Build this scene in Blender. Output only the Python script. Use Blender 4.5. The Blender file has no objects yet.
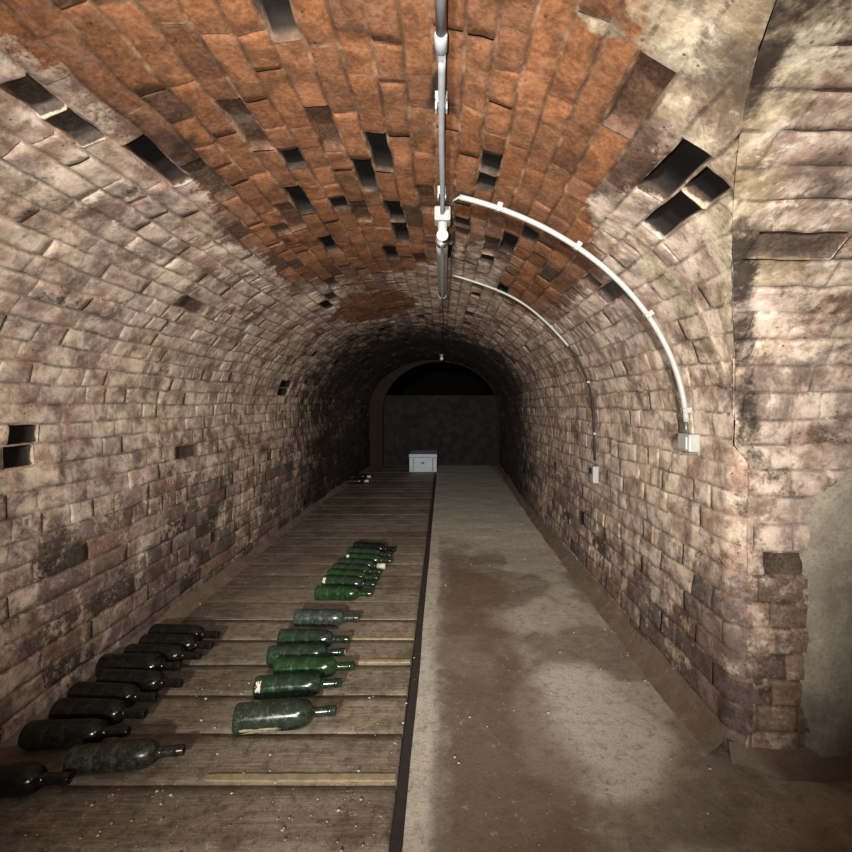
import bpy, bmesh, math, random
import numpy as np
from mathutils import Vector

random.seed(7)
RNG = np.random.default_rng(11)
scene = bpy.context.scene
COL = scene.collection
H = 1.04                      # camera height


def lin(r, g, b):
    f = lambda c: (c / 255 / 12.92) if c / 255 <= .04045 else ((c / 255 + .055) / 1.055) ** 2.4
    return (f(r), f(g), f(b), 1.0)


# ------------------------------------------------------------------ noise
def _hash(i, j, k, seed):
    n = (i * 73856093) ^ (j * 19349663) ^ (k * 83492791) ^ (seed * 2654435761 % 2147483647)
    n = (n ^ (n >> 13)) * 1274126177 & 0x7fffffff
    n = (n ^ (n >> 16)) * 668265263 & 0x7fffffff
    return (n & 0xffff) / 65535.0


def vnoise(P, scale, seed=0):
    Q = np.asarray(P, float) * scale + 1000.0
    I = np.floor(Q).astype(np.int64)
    F = Q - I
    F = F * F * (3 - 2 * F)
    r = 0
    for a in (0, 1):
        wa = F[..., 0] if a else 1 - F[..., 0]
        for b in (0, 1):
            wb = F[..., 1] if b else 1 - F[..., 1]
            for c in (0, 1):
                wc = F[..., 2] if c else 1 - F[..., 2]
                r = r + wa * wb * wc * _hash(I[..., 0] + a, I[..., 1] + b, I[..., 2] + c, seed)
    return r


def fbm(P, scale, seed=0, octs=4):
    s = 0; amp = 1; t = 0
    for o in range(octs):
        s = s + amp * vnoise(P, scale * 2 ** o, seed + o); t += amp; amp *= .5
    return s / t


def sstep(a, b, x):
    t = np.clip((x - a) / (b - a), 0, 1)
    return t * t * (3 - 2 * t)


# ------------------------------------------------------------------ mesh helpers
def mesh_from(name, V, Fq, mat, attrs=None, smooth=True):
    me = bpy.data.meshes.new(name)
    V = np.asarray(V, np.float32)
    Fq = np.asarray(Fq, np.int32)
    me.vertices.add(len(V)); me.vertices.foreach_set('co', V.ravel())
    me.loops.add(Fq.size); me.loops.foreach_set('vertex_index', Fq.ravel())
    me.polygons.add(len(Fq))
    me.polygons.foreach_set('loop_start', np.arange(len(Fq), dtype=np.int32) * Fq.shape[1])
    me.polygons.foreach_set('use_smooth', np.full(len(Fq), smooth))
    me.update(calc_edges=True)
    for k, arr in (attrs or {}).items():
        arr = np.asarray(arr, np.float32)
        if arr.ndim == 2:
            a = me.attributes.new(k, 'FLOAT_COLOR', 'POINT')
            if arr.shape[1] == 3:
                arr = np.concatenate([arr, np.ones((len(arr), 1), np.float32)], 1)
            a.data.foreach_set('color', arr.ravel())
        else:
            a = me.attributes.new(k, 'FLOAT', 'POINT')
            a.data.foreach_set('value', arr.ravel())
    me.materials.append(mat)
    me.validate()
    o = bpy.data.objects.new(name, me)
    COL.objects.link(o)
    return o


def bm_obj(name, bm, mat, parent=None, smooth=True, bevel=0):
    me = bpy.data.meshes.new(name)
    bm.normal_update()
    bm.to_mesh(me); bm.free()
    if smooth:
        for p in me.polygons: p.use_smooth = True
    me.materials.append(mat)
    o = bpy.data.objects.new(name, me)
    COL.objects.link(o)
    if parent: o.parent = parent
    if bevel:
        m = o.modifiers.new('bevel', 'BEVEL'); m.width = bevel; m.segments = 2; m.limit_method = 'ANGLE'
    return o


def add_box(bm, x0, x1, y0, y1, z0, z1):
    vs = [bm.verts.new((x, y, z)) for z in (z0, z1) for y in (y0, y1) for x in (x0, x1)]
    for f in ((0, 2, 3, 1), (4, 5, 7, 6), (0, 1, 5, 4), (2, 6, 7, 3), (0, 4, 6, 2), (1, 3, 7, 5)):
        bm.faces.new([vs[i] for i in f])
    return vs


def add_tube(bm, pts, r, seg=12, caps=True):
    pts = [Vector(p) for p in pts]
    rings = []
    up = Vector((0, 0, 1))
    for i, p in enumerate(pts):
        t = (pts[min(i + 1, len(pts) - 1)] - pts[max(i - 1, 0)]).normalized()
        a = t.cross(up)
        if a.length < .05: a = t.cross(Vector((1, 0, 0)))
        a.normalize(); b = a.cross(t).normalized()
        rr = r[i] if isinstance(r, (list, tuple)) else r
        rings.append([bm.verts.new(p + rr * (math.cos(q) * a + math.sin(q) * b))
                      for q in [2 * math.pi * k / seg for k in range(seg)]])
    for A, B in zip(rings, rings[1:]):
        for k in range(seg):
            bm.faces.new((A[k], A[(k + 1) % seg], B[(k + 1) % seg], B[k]))
    if caps:
        bm.faces.new(rings[0][::-1]); bm.faces.new(rings[-1])


def add_lathe(bm, prof, axis='x', seg=40):
    """prof: (along, radius) pairs"""
    rings = []
    for t, r in prof:
        if r < 1e-6:
            rings.append([bm.verts.new({'x': (t, 0, 0), 'z': (0, 0, t)}[axis])])
        else:
            ring = []
            for k in range(seg):
                q = 2 * math.pi * k / seg
                c, s = r * math.cos(q), r * math.sin(q)
                ring.append(bm.verts.new({'x': (t, c, s), 'z': (c, s, t)}[axis]))
            rings.append(ring)
    for A, B in zip(rings, rings[1:]):
        for k in range(seg):
            k2 = (k + 1) % seg
            if len(A) == 1 and len(B) == 1: continue
            if len(A) == 1: bm.faces.new((A[0], B[k], B[k2]))
            elif len(B) == 1: bm.faces.new((A[k], B[0], A[k2]))
            else: bm.faces.new((A[k], B[k], B[k2], A[k2]))
    bmesh.ops.recalc_face_normals(bm, faces=bm.faces)


def tag(o, label=None, cat=None, group=None, kind=None):
    if label: o['label'] = label
    if cat: o['category'] = cat
    if group: o['group'] = group
    if kind: o['kind'] = kind
    return o


def empty(name, loc, rz=0):
    o = bpy.data.objects.new(name, None); COL.objects.link(o)
    o.location = loc; o.rotation_euler = (0, 0, rz); o.empty_display_size = .05
    return o


# ------------------------------------------------------------------ node helpers
class NT:
    def __init__(s, name):
        s.m = bpy.data.materials.new(name); s.m.use_nodes = True
        s.t = s.m.node_tree; s.t.nodes.clear()
        s.out = s.t.nodes.new('ShaderNodeOutputMaterial')
        s.b = s.t.nodes.new('ShaderNodeBsdfPrincipled')
        s.t.links.new(s.b.outputs[0], s.out.inputs[0])
        s.tc = s.t.nodes.new('ShaderNodeTexCoord')

    def set(s, sock, v):
        if isinstance(v, bpy.types.NodeSocket): s.t.links.new(v, sock)
        elif isinstance(v, (int, float)) and sock.type == 'RGBA': sock.default_value = (v, v, v, 1)
        else: sock.default_value = v

    def math(s, op, a, b=0.0, clamp=False):
        n = s.t.nodes.new('ShaderNodeMath'); n.operation = op; n.use_clamp = clamp
        s.set(n.inputs[0], a); s.set(n.inputs[1], b); return n.outputs[0]

    def mix(s, f, a, b, mode='MIX'):
        n = s.t.nodes.new('ShaderNodeMix'); n.data_type = 'RGBA'; n.blend_type = mode
        s.set(n.inputs['Factor'], f)
        s.set(n.inputs[6], a); s.set(n.inputs[7], b); return n.outputs[2]

    def ramp(s, v, lo, hi, a=0.0, b=1.0):
        n = s.t.nodes.new('ShaderNodeMapRange'); n.interpolation_type = 'SMOOTHSTEP'
        s.set(n.inputs[0], v)
        for i, q in zip((1, 2, 3, 4), (lo, hi, a, b)): s.set(n.inputs[i], q)
        return n.outputs[0]

    def coords(s, scale=(1, 1, 1)):
        n = s.t.nodes.new('ShaderNodeMapping'); s.t.links.new(s.tc.outputs['Object'], n.inputs[0])
        n.inputs['Scale'].default_value = scale; return n.outputs[0]

    def noise(s, scale, detail=4, rough=.55, vec=None, dist=0):
        n = s.t.nodes.new('ShaderNodeTexNoise')
        s.t.links.new(vec or s.tc.outputs['Object'], n.inputs['Vector'])
        n.inputs['Scale'].default_value = scale; n.inputs['Detail'].default_value = detail
        n.inputs['Roughness'].default_value = rough; n.inputs['Distortion'].default_value = dist
        return n.outputs[0]

    def voro(s, scale, vec=None):
        n = s.t.nodes.new('ShaderNodeTexVoronoi')
        s.t.links.new(vec or s.tc.outputs['Object'], n.inputs['Vector'])
        n.inputs['Scale'].default_value = scale; return n.outputs['Distance']

    def attr(s, name, col=False):
        n = s.t.nodes.new('ShaderNodeAttribute'); n.attribute_name = name
        return n.outputs['Color' if col else 'Fac']

    def bump(s, h, strength, dist=.01, prev=None):
        n = s.t.nodes.new('ShaderNodeBump'); s.set(n.inputs['Height'], h)
        n.inputs['Strength'].default_value = strength; n.inputs['Distance'].default_value = dist
        if prev: s.t.links.new(prev, n.inputs['Normal'])
        return n.outputs[0]


def plain(name, col, rough=.6, metal=0, var=.25, vscale=25, bump=.15, spec=.4):
    n = NT(name)
    v = n.noise(vscale, 4)
    c = n.mix(n.ramp(v, .3, .75, 0, var), col, tuple(x * .45 for x in col[:3]) + (1,))
    n.set(n.b.inputs['Base Color'], c)
    n.set(n.b.inputs['Roughness'], n.ramp(v, .3, .7, rough - .08, rough + .08))
    n.b.inputs['Metallic'].default_value = metal
    n.b.inputs['Specular IOR Level'].default_value = spec
    if bump: n.set(n.b.inputs['Normal'], n.bump(v, bump, .002))
    return n.m


# ---- brickwork
def brick_material():
    n = NT('old_brickwork')
    bc = n.attr('bcol', True); wash = n.attr('wash'); soot_dim = n.attr('soot_dim'); mort = n.attr('mort'); fill = n.attr('fill')
    fine = n.noise(95, 6, .65); mid = n.noise(22, 5, .6); big = n.noise(3.2, 4, .55); blot = n.noise(9, 4, .6, dist=.4)
    # bare brick / bare mortar
    bare = n.mix(n.ramp(fine, .3, .72), n.mix(.25, bc, (0, 0, 0, 1)), n.mix(.06, bc, (1, .9, .75, 1)))
    bare = n.mix(n.ramp(mid, .42, .75, .0, .6), bare, n.mix(.5, bare, (0.012, .008, .006, 1)))
    mortc = n.mix(n.ramp(mid, .35, .65), lin(120, 86, 60), lin(178, 146, 116))
    bare = n.mix(n.math('MULTIPLY', mort, n.ramp(blot, .38, .62, .15, .85)), bare, mortc)
    # limewash
    wc = n.mix(n.ramp(big, .32, .66), lin(226, 206, 182), lin(198, 178, 164))
    wc = n.mix(n.ramp(blot, .42, .66, 0, .75), wc, lin(146, 112, 94))
    wc = n.mix(n.ramp(fine, .42, .74, 0, .32), wc, lin(120, 96, 80))
    wm = n.math('ADD', wash, n.math('ADD', n.math('MULTIPLY', n.math('SUBTRACT', mid, .5), 1.6),
                                    n.math('MULTIPLY', n.math('SUBTRACT', fine, .5), .9)))
    c = n.mix(n.ramp(wm, .26, .70), bare, wc)
    # plaster skin
    pc = n.mix(n.ramp(blot, .35, .65), lin(176, 156, 128), lin(208, 194, 168))
    pc = n.mix(n.ramp(fine, .4, .7, 0, .4), pc, lin(116, 98, 72))
    pc = n.mix(n.ramp(n.noise(2.6, 6, .65, dist=.5), .46, .6, 0, .7), pc, lin(122, 100, 72))
    fm = n.math('ADD', fill, n.math('MULTIPLY', n.math('SUBTRACT', mid, .5), .8))
    c = n.mix(n.ramp(fm, .40, .60), c, pc)
    # thin dirt in the joints under the wash
    c = n.mix(n.math('MULTIPLY', mort, n.ramp(blot, .62, .42, .05, .8)), c, n.mix(.72, c, (.02, .012, .008, 1)))
    # weathering: coarse mottling, pale crusts, dark stains
    mot = n.noise(13, 9, .72, dist=.3); m2 = n.noise(5.5, 7, .68, dist=.5)
    c = n.mix(n.ramp(mot, .46, .60, 0, .74), c, n.mix(.62, c, (.035, .02, .014, 1)))
    c = n.mix(n.math('MULTIPLY', n.ramp(m2, .51, .62), n.math('MULTIPLY', n.ramp(wm, .2, .6), .9)), c, n.mix(.66, c, (.07, .042, .034, 1)))
    c = n.mix(n.math('MULTIPLY', n.ramp(mot, .45, .34), n.ramp(wm, .1, .6, .06, .75)), c, lin(222, 208, 190))
    # sooty and damp marks, plus painted light falloff
    sm = n.math('ADD', soot_dim, n.math('ADD', n.math('MULTIPLY', n.math('SUBTRACT', mid, .5), .9),
                                    n.math('MULTIPLY', n.math('SUBTRACT', fine, .5), .4)))
    sm = n.math('MULTIPLY', n.ramp(sm, .32, .75), n.ramp(soot_dim, .02, .2))
    c = n.mix(n.math('MULTIPLY', sm, .93), c, lin(38, 28, 24))
    # pock marks
    vo = n.voro(34)
    pk = n.math('MULTIPLY', n.ramp(vo, .16, .07), n.ramp(blot, .50, .60))
    c = n.mix(n.math('MULTIPLY', pk, .8), c, lin(58, 40, 32))
    c = n.mix(n.attr('void'), c, (.006, .0045, .0035, 1))
    n.set(n.b.inputs['Base Color'], c)
    n.set(n.b.inputs['Roughness'], n.ramp(fine, .3, .7, .78, .96))
    n.b.inputs['Specular IOR Level'].default_value = .25
    b1 = n.bump(mid, .35, .006)
    n.set(n.b.inputs['Normal'], n.bump(fine, .4, .0016, b1))
    return n.m


M_BRICK = brick_material()

# ------------------------------------------------------------------ main vault profile
CX, A_, B_, CZ = -.25, 1.10, .86, H - .096


def make_profile():
    pts = []
    for z in np.linspace(0, CZ, 40, endpoint=False): pts.append((CX - A_ + .02 * (1 - z / CZ), z))
    for t in np.linspace(math.pi, 0, 241): pts.append((CX + A_ * math.cos(t), CZ + B_ * math.sin(t)))
    for z in np.linspace(CZ, 0, 41)[1:]: pts.append((CX + A_ - .005 * (1 - z / CZ), z))
    return np.array(pts)


PR = make_profile()
SL = np.concatenate([[0], np.cumsum(np.hypot(*np.diff(PR, axis=0).T))])
TOT = SL[-1]
tg = np.gradient(PR, SL, axis=0)
NR = np.stack([tg[:, 1], -tg[:, 0]], 1); NR /= np.linalg.norm(NR, axis=1)[:, None]   # inward


def cross_h(y):       # soffit height of the side passage at depth y
    q = np.clip(1 - ((y - .38) / 1.0) ** 2, 0, 1)
    return H - .113 + .70 * np.sqrt(q)


def shift(y): return .10 * sstep(4.5, 8.0, y)


YC = 1.38
IMID = int(np.argmax(PR[:, 1]))


def u_end(y):
    """end of the main vault profile where the side passage opens"""
    h = cross_h(y)
    u = np.interp(-h, -PR[IMID:, 1], SL[IMID:])
    return np.where((y < YC) & (y > -.62), u, TOT)


CORNER_R = .055


def F_main(u, v, d):
    inside = (v < YC) & (v > -.62)
    ue = u_end(v)
    u = np.where(inside, np.minimum(u, ue), u)
    x = np.interp(u, SL, PR[:, 0]); z = np.interp(u, SL, PR[:, 1])
    nx = np.interp(u, SL, NR[:, 0]); nz = np.interp(u, SL, NR[:, 1])
    # rounded, worn pier corner
    dd = np.clip(v - YC, 0, CORNER_R)
    off = CORNER_R - np.sqrt(CORNER_R ** 2 - (CORNER_R - dd) ** 2)
    w = sstep(.93, .86, z) * (x > .3) * (v >= YC)
    x = x + off * w
    return np.stack([x + nx * d + shift(v), v + 0 * d, z + nz * d], -1)


# passage profile (depth y, height z), from the foot of the far wall over the vault to the near wall
def make_cprofile():
    pts = []
    c0 = H - .113
    for z in np.linspace(0, c0, 30, endpoint=False): pts.append((YC, z))
    for t in np.linspace(0, math.pi, 181): pts.append((.38 + math.cos(t), c0 + .70 * math.sin(t)))
    for z in np.linspace(c0, 0, 31)[1:]: pts.append((-.62, z))
    return np.array(pts)


CP = make_cprofile()
CS = np.concatenate([[0], np.cumsum(np.hypot(*np.diff(CP, axis=0).T))])
CT = CS[-1]
tg = np.gradient(CP, CS, axis=0)
CN = np.stack([-tg[:, 1], tg[:, 0]], 1); CN /= np.linalg.norm(CN, axis=1)[:, None]


def x_start(z, y):
    q = np.clip(1 - ((z - CZ) / B_) ** 2, 0, 1)
    x = np.where(z < CZ, CX + A_ - .005 * (1 - z / CZ), CX + A_ * np.sqrt(q))
    return x + (CORNER_R - .016) * sstep(.93, .86, z) * (y > .9)


def F_cross(u, v, d):
    y = np.interp(u, CS, CP[:, 0]); z = np.interp(u, CS, CP[:, 1])
    ny = np.interp(u, CS, CN[:, 0]); nz = np.interp(u, CS, CN[:, 1])
    x = np.maximum(v, x_start(z, y))
    return np.stack([x + 0 * d, y + ny * d, z + nz * d], -1)


def F_flat(y0):       # a cross wall facing the camera: u = height, v = x
    def f(u, v, d):
        return np.stack([v + 0 * d, y0 - d + 0 * v, u + 0 * d], -1)
    return f


# ------------------------------------------------------------------ brick layer
def lay_cells(u0, u1, v0, v1, course=.076, start_shift=0):
    n = max(1, round((u1 - u0) / course)); hu = (u1 - u0) / n
    cells = []
    for i in range(n):
        v = v0 - random.random() * .2
        run = random.choice((0, 1))
        while v < v1:
            if random.random() < .25: run = 1 - run
            L = (.225 if run else .112) * random.uniform(.94, 1.06)
            if random.random() < .04: L = random.uniform(.07, .3)
            a, b = max(v, v0), min(v + L, v1)
            if b - a > .0008: cells.append((u0 + i * hu, u0 + (i + 1) * hu, a, b))
            v += L
    return np.array(cells)


def build_bricks(name, F, cells, color_fn, holes=(), dense=True, clipfn=None, mj=.0026, D=.0048, split=False):
    cc = np.stack([(cells[:, 0] + cells[:, 1]) / 2, (cells[:, 2] + cells[:, 3]) / 2], 1)
    cen = F(cc[:, 0], cc[:, 1], np.zeros(len(cc)))
    if clipfn is not None:
        keep = clipfn(cells, cen); cells = cells[keep]; cc = cc[keep]; cen = cen[keep]
    N = len(cells)
    hole = np.zeros(N); 
    for hx, hy, hz, rad, dep in holes:
        dist = np.linalg.norm(cen - np.array([hx, hy, hz]), axis=1)
        idx = np.where(dist < rad * .55)[0][:2]
        if len(idx) == 0: idx = [int(np.argmin(dist))] if dist.min() < .14 else []
        for i in idx: hole[i] = dep * .62
    # a random few slipped or decayed bricks
    pr = color_fn('p', cen)
    rnd = RNG.random(N)
    hole = np.where((hole == 0) & (rnd < pr * .5), -.014 - .022 * RNG.random(N) ** 2, -hole)
    hole = np.where(hole == 0, 0, hole)
    ni, nj = (4, 7) if dense else (2, 3)
    fu = np.linspace(0, 1, ni + 2)[1:-1]; fv = np.linspace(0, 1, nj + 2)[1:-1]
    bev = .0038
    U = []; V = []
    def axis_pts(a, b, f):
        L = (b - a)[:, None]
        m = np.minimum(mj, L * .15); e = m + np.minimum(bev, L * .15)
        return np.concatenate([a[:, None], a[:, None] + m, a[:, None] + e, a[:, None] + e + (L - 2 * e) * f[None],
                               b[:, None] - e, b[:, None] - m, b[:, None]], 1)
    U = axis_pts(cells[:, 0], cells[:, 1], fu); V = axis_pts(cells[:, 2], cells[:, 3], fv)
    nu, nv = U.shape[1], V.shape[1]
    e_u = np.ones(nu); e_u[:2] = 0; e_u[-2:] = 0; e_v = np.ones(nv); e_v[:2] = 0; e_v[-2:] = 0
    face = e_u[:, None] * e_v[None]                       # 1 on brick face, 0 on joint
    Ug = np.broadcast_to(U[:, :, None], (N, nu, nv)).copy(); Vg = np.broadcast_to(V[:, None, :], (N, nu, nv)).copy()
    # hand-laid wobble
    Pw = np.stack([Ug, Vg, 0 * Ug + hash(name) % 1], -1) if False else np.stack([Ug, Vg, 0 * Ug], -1)
    Ug = Ug + (fbm(Pw, 3.0, 5, 2) - .5) * .022 + (vnoise(Pw, 18, 9) - .5) * .006
    Vg = Vg + (vnoise(Pw, 22, 15) - .5) * .008
    if split:
        snap = np.abs(np.broadcast_to(V[:, None, :], Vg.shape) - YC) < 1e-6
        beyond = (cells[:, 2] + cells[:, 3])[:, None, None] / 2 > YC
        right = (cells[:, 0] > UX - .03)[:, None, None]
        Vg = np.where(right & beyond, np.maximum(Vg, YC), np.where(right & ~beyond & (cells[:, 2] > -.7)[:, None, None], np.minimum(Vg, YC - 1e-4), Vg))
        Vg = np.where(snap & right, np.where(beyond, YC, YC - 1e-4), Vg)
    cr = _hash(np.round(cells[:, 0] * 1000).astype(np.int64), np.zeros(N, np.int64), np.zeros(N, np.int64), 77)
    cr2 = _hash(np.round(cells[:, 0] * 1000).astype(np.int64), np.ones(N, np.int64), np.zeros(N, np.int64), 78)
    tilt = (RNG.random(N) - .5) * .0012 + (cr - .5) * .007
    off = (RNG.random(N) - .5) * .0012 + (cr2 - .5) * .004
    lu = np.linspace(-1, 1, nu)[None, :, None]
    bedj = (e_u == 0)[None, :, None] & np.ones((N, nu, nv), bool)
    jd = np.where(bedj, -D, -D * (.10 + .55 * (RNG.random(N) < .3))[:, None, None] + off[:, None, None] + tilt[:, None, None] * lu)
    d0 = np.where(face[None] > 0, off[:, None, None] + tilt[:, None, None] * lu + hole[:, None, None], jd)
    if split:
        nearY = np.broadcast_to((np.abs(V - YC) < .008)[:, None, :], d0.shape) & right
        d0 = np.where(nearY & (hole[:, None, None] == 0), 0, d0); edge_keep = ~nearY
    else:
        edge_keep = np.ones(d0.shape, bool)
    P0 = F(Ug, Vg, np.zeros_like(Ug))
    fillv = color_fn('fill', P0)
    d = np.where(hole[:, None, None] < 0, d0, d0 * (1 - .9 * sstep(.3, .7, fillv)))
    rough = (fbm(P0, 26, 3, 3) - .5) * .0055 + (fbm(P0, 5, 8, 2) - .5) * .018
    d = d + rough
    # decayed brick edges: crumbled corners
    P = F(Ug, Vg, d)
    bc = color_fn('col', cen)                              # N x 3
    hc = (hole < -.010)
    deep = (hole < -.026)
    bc = np.where(hc[:, None], bc * .35, bc); bc = np.where(deep[:, None], np.array([[.012, .009, .007]]), bc)
    bcol = np.broadcast_to(bc[:, None, None, :], (N, nu, nv, 3))
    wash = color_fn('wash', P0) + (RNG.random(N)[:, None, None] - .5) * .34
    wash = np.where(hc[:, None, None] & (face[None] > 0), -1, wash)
    soot_dim = color_fn('soot_dim', P0) + (RNG.random(N)[:, None, None] - .5) * (.22 if 'wall_pier' not in name and 'passage' not in name else .06) * (color_fn('soot_dim', P0) > .08)
    soot_dim = np.where(deep[:, None, None] & (face[None] > 0), 1.0, soot_dim)
    fillv = np.where(hc[:, None, None] & (face[None] > 0), 0, fillv)
    void = np.where(deep[:, None, None] & (face[None] > 0), .55 + 1.2 * (fbm(P0, 22, 44, 3) - .3), 0).clip(0, 1)  # near-black painted into deep brick sockets to stand for their shade
    mort = edge_keep * (1 - face[None]) * np.where(bedj, 1.0, (.25 + .7 * RNG.random(N))[:, None, None])
    base = (np.arange(N) * nu * nv)[:, None, None]
    ii, jj = np.meshgrid(np.arange(nu - 1), np.arange(nv - 1), indexing='ij')
    q = np.stack([ii * nv + jj, (ii + 1) * nv + jj, (ii + 1) * nv + jj + 1, ii * nv + jj + 1], -1)
    Fq = (base[..., None] + q[None]).reshape(-1, 4)
    Pf = P.reshape(-1, 3)
    # drop collapsed faces
    a, b, c, e = (Pf[Fq[:, k]] for k in range(4))
    area = np.linalg.norm(np.cross(c - a, e - b), axis=1)
    Fq = Fq[area > 2e-7]
    o = mesh_from(name, Pf, Fq, M_BRICK, dict(bcol=bcol.reshape(-1, 3), wash=wash.ravel(), soot_dim=soot_dim.ravel(),
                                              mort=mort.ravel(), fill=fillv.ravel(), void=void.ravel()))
    return o


def region_color(kind, P):
    """what each part of the brickwork looks like: bare terracotta crown, limewashed haunches and walls,
    sooty far end with light falloff painted in, plaster skin around the mouth of the side passage"""
    x, y, z = P[..., 0], P[..., 1], P[..., 2]
    n1 = fbm(P, 2.2, 21, 3) - .5; n2 = fbm(P, 6, 31, 3) - .5
    crown = sstep(-.84, -.70, x + n1 * .35 + .015 * y) * sstep(.46, .34, x - .25 * (y - 1) + n1 * .22) * sstep(1.45, 1.6, z) * sstep(3.05, 2.6, y + n1 * 1.2)
    crown *= 1 - .85 * sstep(.26, .12, np.abs(x - .14 + n2 * .2)) * sstep(1.85, 2.15, y + n2 * .8) 
    redpatch = sstep(.32, .2, np.sqrt((x + .5) ** 2 + (y - 3.55) ** 2 * .35) + n2 * .2) * sstep(1.55, 1.7, z)
    crown = np.maximum(crown, redpatch)
    if kind == 'crown': return crown
    if kind == 'col':
        n = len(P); r = RNG.random(n)[:, None]; r2 = RNG.random(n)[:, None]
        ora = np.array([[.29, .106, .034]]) * (.70 + .42 * r) + np.array([[.05, .03, .02]]) * (r2 - .5)
        brn = np.array([[.25, .165, .130]]) * (.45 + .8 * r) + np.array([[.0, .02, .03]]) * r2
        c = np.asarray(crown)[:, None]
        k = np.clip(c + (r2 < .10) * np.where(z[:, None] > 1.3, .9, .25), 0, 1)
        out = brn * (1 - k) + ora * k
        dk = (RNG.random(n)[:, None] < .07 + .05 * (y[:, None] > 4))
        out = np.where(dk, out * .3, out)
        return np.clip(out, .01, 1)
    if kind == 'p':
        band = sstep(1.5, 2.0, y) * sstep(3.4, 2.8, y) * sstep(1.6, 1.7, z) * (x < .5)
        return .006 + .13 * band * (x > -.9) + .02 * (z > 1.4) + .05 * (y > 3.2) * (z > 1.3)
    if kind == 'wash':
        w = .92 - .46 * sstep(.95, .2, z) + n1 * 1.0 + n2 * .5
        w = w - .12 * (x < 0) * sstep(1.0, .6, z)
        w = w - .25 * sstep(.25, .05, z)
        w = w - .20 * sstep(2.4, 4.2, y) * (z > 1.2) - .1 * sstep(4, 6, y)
        w = w + .55 * sstep(.45, .2, np.abs(z - .76)) * (x > .7) * sstep(1.7, 2.1, y) * sstep(3.6, 2.6, y)
        # flaked area low on the pier
        w = w - .35 * (x > .8) * sstep(.62, .45, z) * (y < 1.6)
        return w * (1 - crown) - .35 * crown + crown * (n2 * .5 - .1)
    if kind == 'soot_dim':
        s = .74 * sstep(2.7, 5.6, y + n1) + .0 * x  # sooty tone plus light falloff painted in toward the far end
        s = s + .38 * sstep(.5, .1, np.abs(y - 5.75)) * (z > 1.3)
        s = s + .55 * sstep(.055, .02, np.abs(x - .915 + n2 * .05)) * sstep(.85, 1.0, z) * sstep(1.48, 1.35, z) * (y < 1.42) * (y > 1.30)
        s = s + .75 * np.clip(n2 - .12, 0, 1) * 3 * (z > 1.15)
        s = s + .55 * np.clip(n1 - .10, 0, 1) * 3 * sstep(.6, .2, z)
        s = s + .5 * sstep(.16, .05, np.sqrt((x + .72) ** 2 + (y - 1.28) ** 2 * .8) + n2 * .1) * (z > 1.5)
        s = s + .25 * sstep(.03, .0, np.abs(x - .0 + n2 * .05) ) * sstep(.9, 1.0, y) * sstep(1.25, 1.1, y) * (z > 1.7)
        return s
    if kind == 'fill':
        # plaster skin over the groin and the passage vault
        g = z - cross_h(y)
        f = sstep(.15, .03, g + n2 * .22 + n1 * .1) * (x > 0) * (y < YC) * (z > 1.2)
        f = np.maximum(f, sstep(1.50, 1.41, y + n2 * .2) * (y >= YC) * (x > .4) * sstep(1.0, 1.2, z) * sstep(1.62, 1.45, z))
        return f
    return 0 * x


def region_color_cross(kind, P):
    x, y, z = P[..., 0], P[..., 1], P[..., 2]
    n1 = fbm(P, 2.2, 21, 3) - .5; n2 = fbm(P, 6, 31, 3) - .5
    if kind == 'fill':
        return np.maximum(sstep(1.30, 1.50, z + n2 * .6 + n1 * .3) * .95, .42 * sstep(1.05, 1.2, z)) + .0 * x
    if kind == 'wash':
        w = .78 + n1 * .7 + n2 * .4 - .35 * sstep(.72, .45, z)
        return w
    if kind == 'p': return 0 * x
    if kind == 'soot_dim':
        s = .62 * sstep(.075, .02, np.abs(x - x_start(z, y) - .03 + n2 * .08)) * sstep(.72, .95, z) * sstep(1.52, 1.40, z)
        s = s + .6 * np.clip(n2 - .10, 0, 1) * 3
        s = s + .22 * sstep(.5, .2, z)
        s = s + .68 * sstep(1.42, 1.58, z + n1 * .25) + .15 * sstep(1.0, 1.4, x) * (z > 1.3)          # brown staining on the passage vault, deepened to paint in the corner vignette
        return s
    if kind == 'col':
        n = len(P); r = RNG.random(n)[:, None]; r2 = RNG.random(n)[:, None]
        return np.array([[.26, .16, .10]]) * (.4 + .9 * r) + np.array([[.02, .02, .03]]) * r2
    return region_color(kind, P)


HOLES = [  # missing / decayed bricks: x, y, z, radius, depth
    (-.301, .93, 1.803, .06, .07), (-.84, 1.038, 1.67, .07, .03), (-.85, .962, 1.665, .06, .035), (-.303, 1.245, 1.803, .05, .03),
    (-.743, 1.288, 1.713, .05, .06), (-.487, 1.294, 1.784, .04, .03), (-.429, 1.471, 1.793, .05, .055),
    (-.164, 1.412, 1.801, .05, .05), (-.228, 1.585, 1.804, .05, .05), (-.16, 1.846, 1.801, .06, .06),
    (-.495, 1.696, 1.782, .04, .055), (-.381, 1.838, 1.798, .04, .055), (.163, 1.424, 1.741, .05, .06), (.17, 1.50, 1.741, .05, .05),
    (-.694, 1.506, 1.731, .02, .025), (.538, 1.06, 1.544, .05, .07), (.579, 1.018, 1.509, .04, .07), (.536, 1.196, 1.546, .045, .06),
    (.369, .9, 1.655, .04, .03), (-1.095, 2.047, 1.494, .05, .03), (-1.35, 1.48, 1.00, .02, .05),
    (-1.313, 3.931, 1.165, .09, .07), (.625, 1.882, 1.466, .05, .03), (.664, 1.725, 1.423, .05, .03), (-1.35, 2.776, .289, .06, .03),
    (.252, 1.919, 1.709, .05, .05), (.178, 2.271, 1.736, .05, .05), (.22, 2.1, 1.72, .05, .03), (.33, 1.75, 1.67, .05, .05),
    (-.216, 2.125, 1.804, .05, .05), (-.087, 1.784, 1.794, .04, .03), (-.58, 2.2, 1.76, .05, .05), (-.64, 1.9, 1.74, .05, .03),
]

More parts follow.
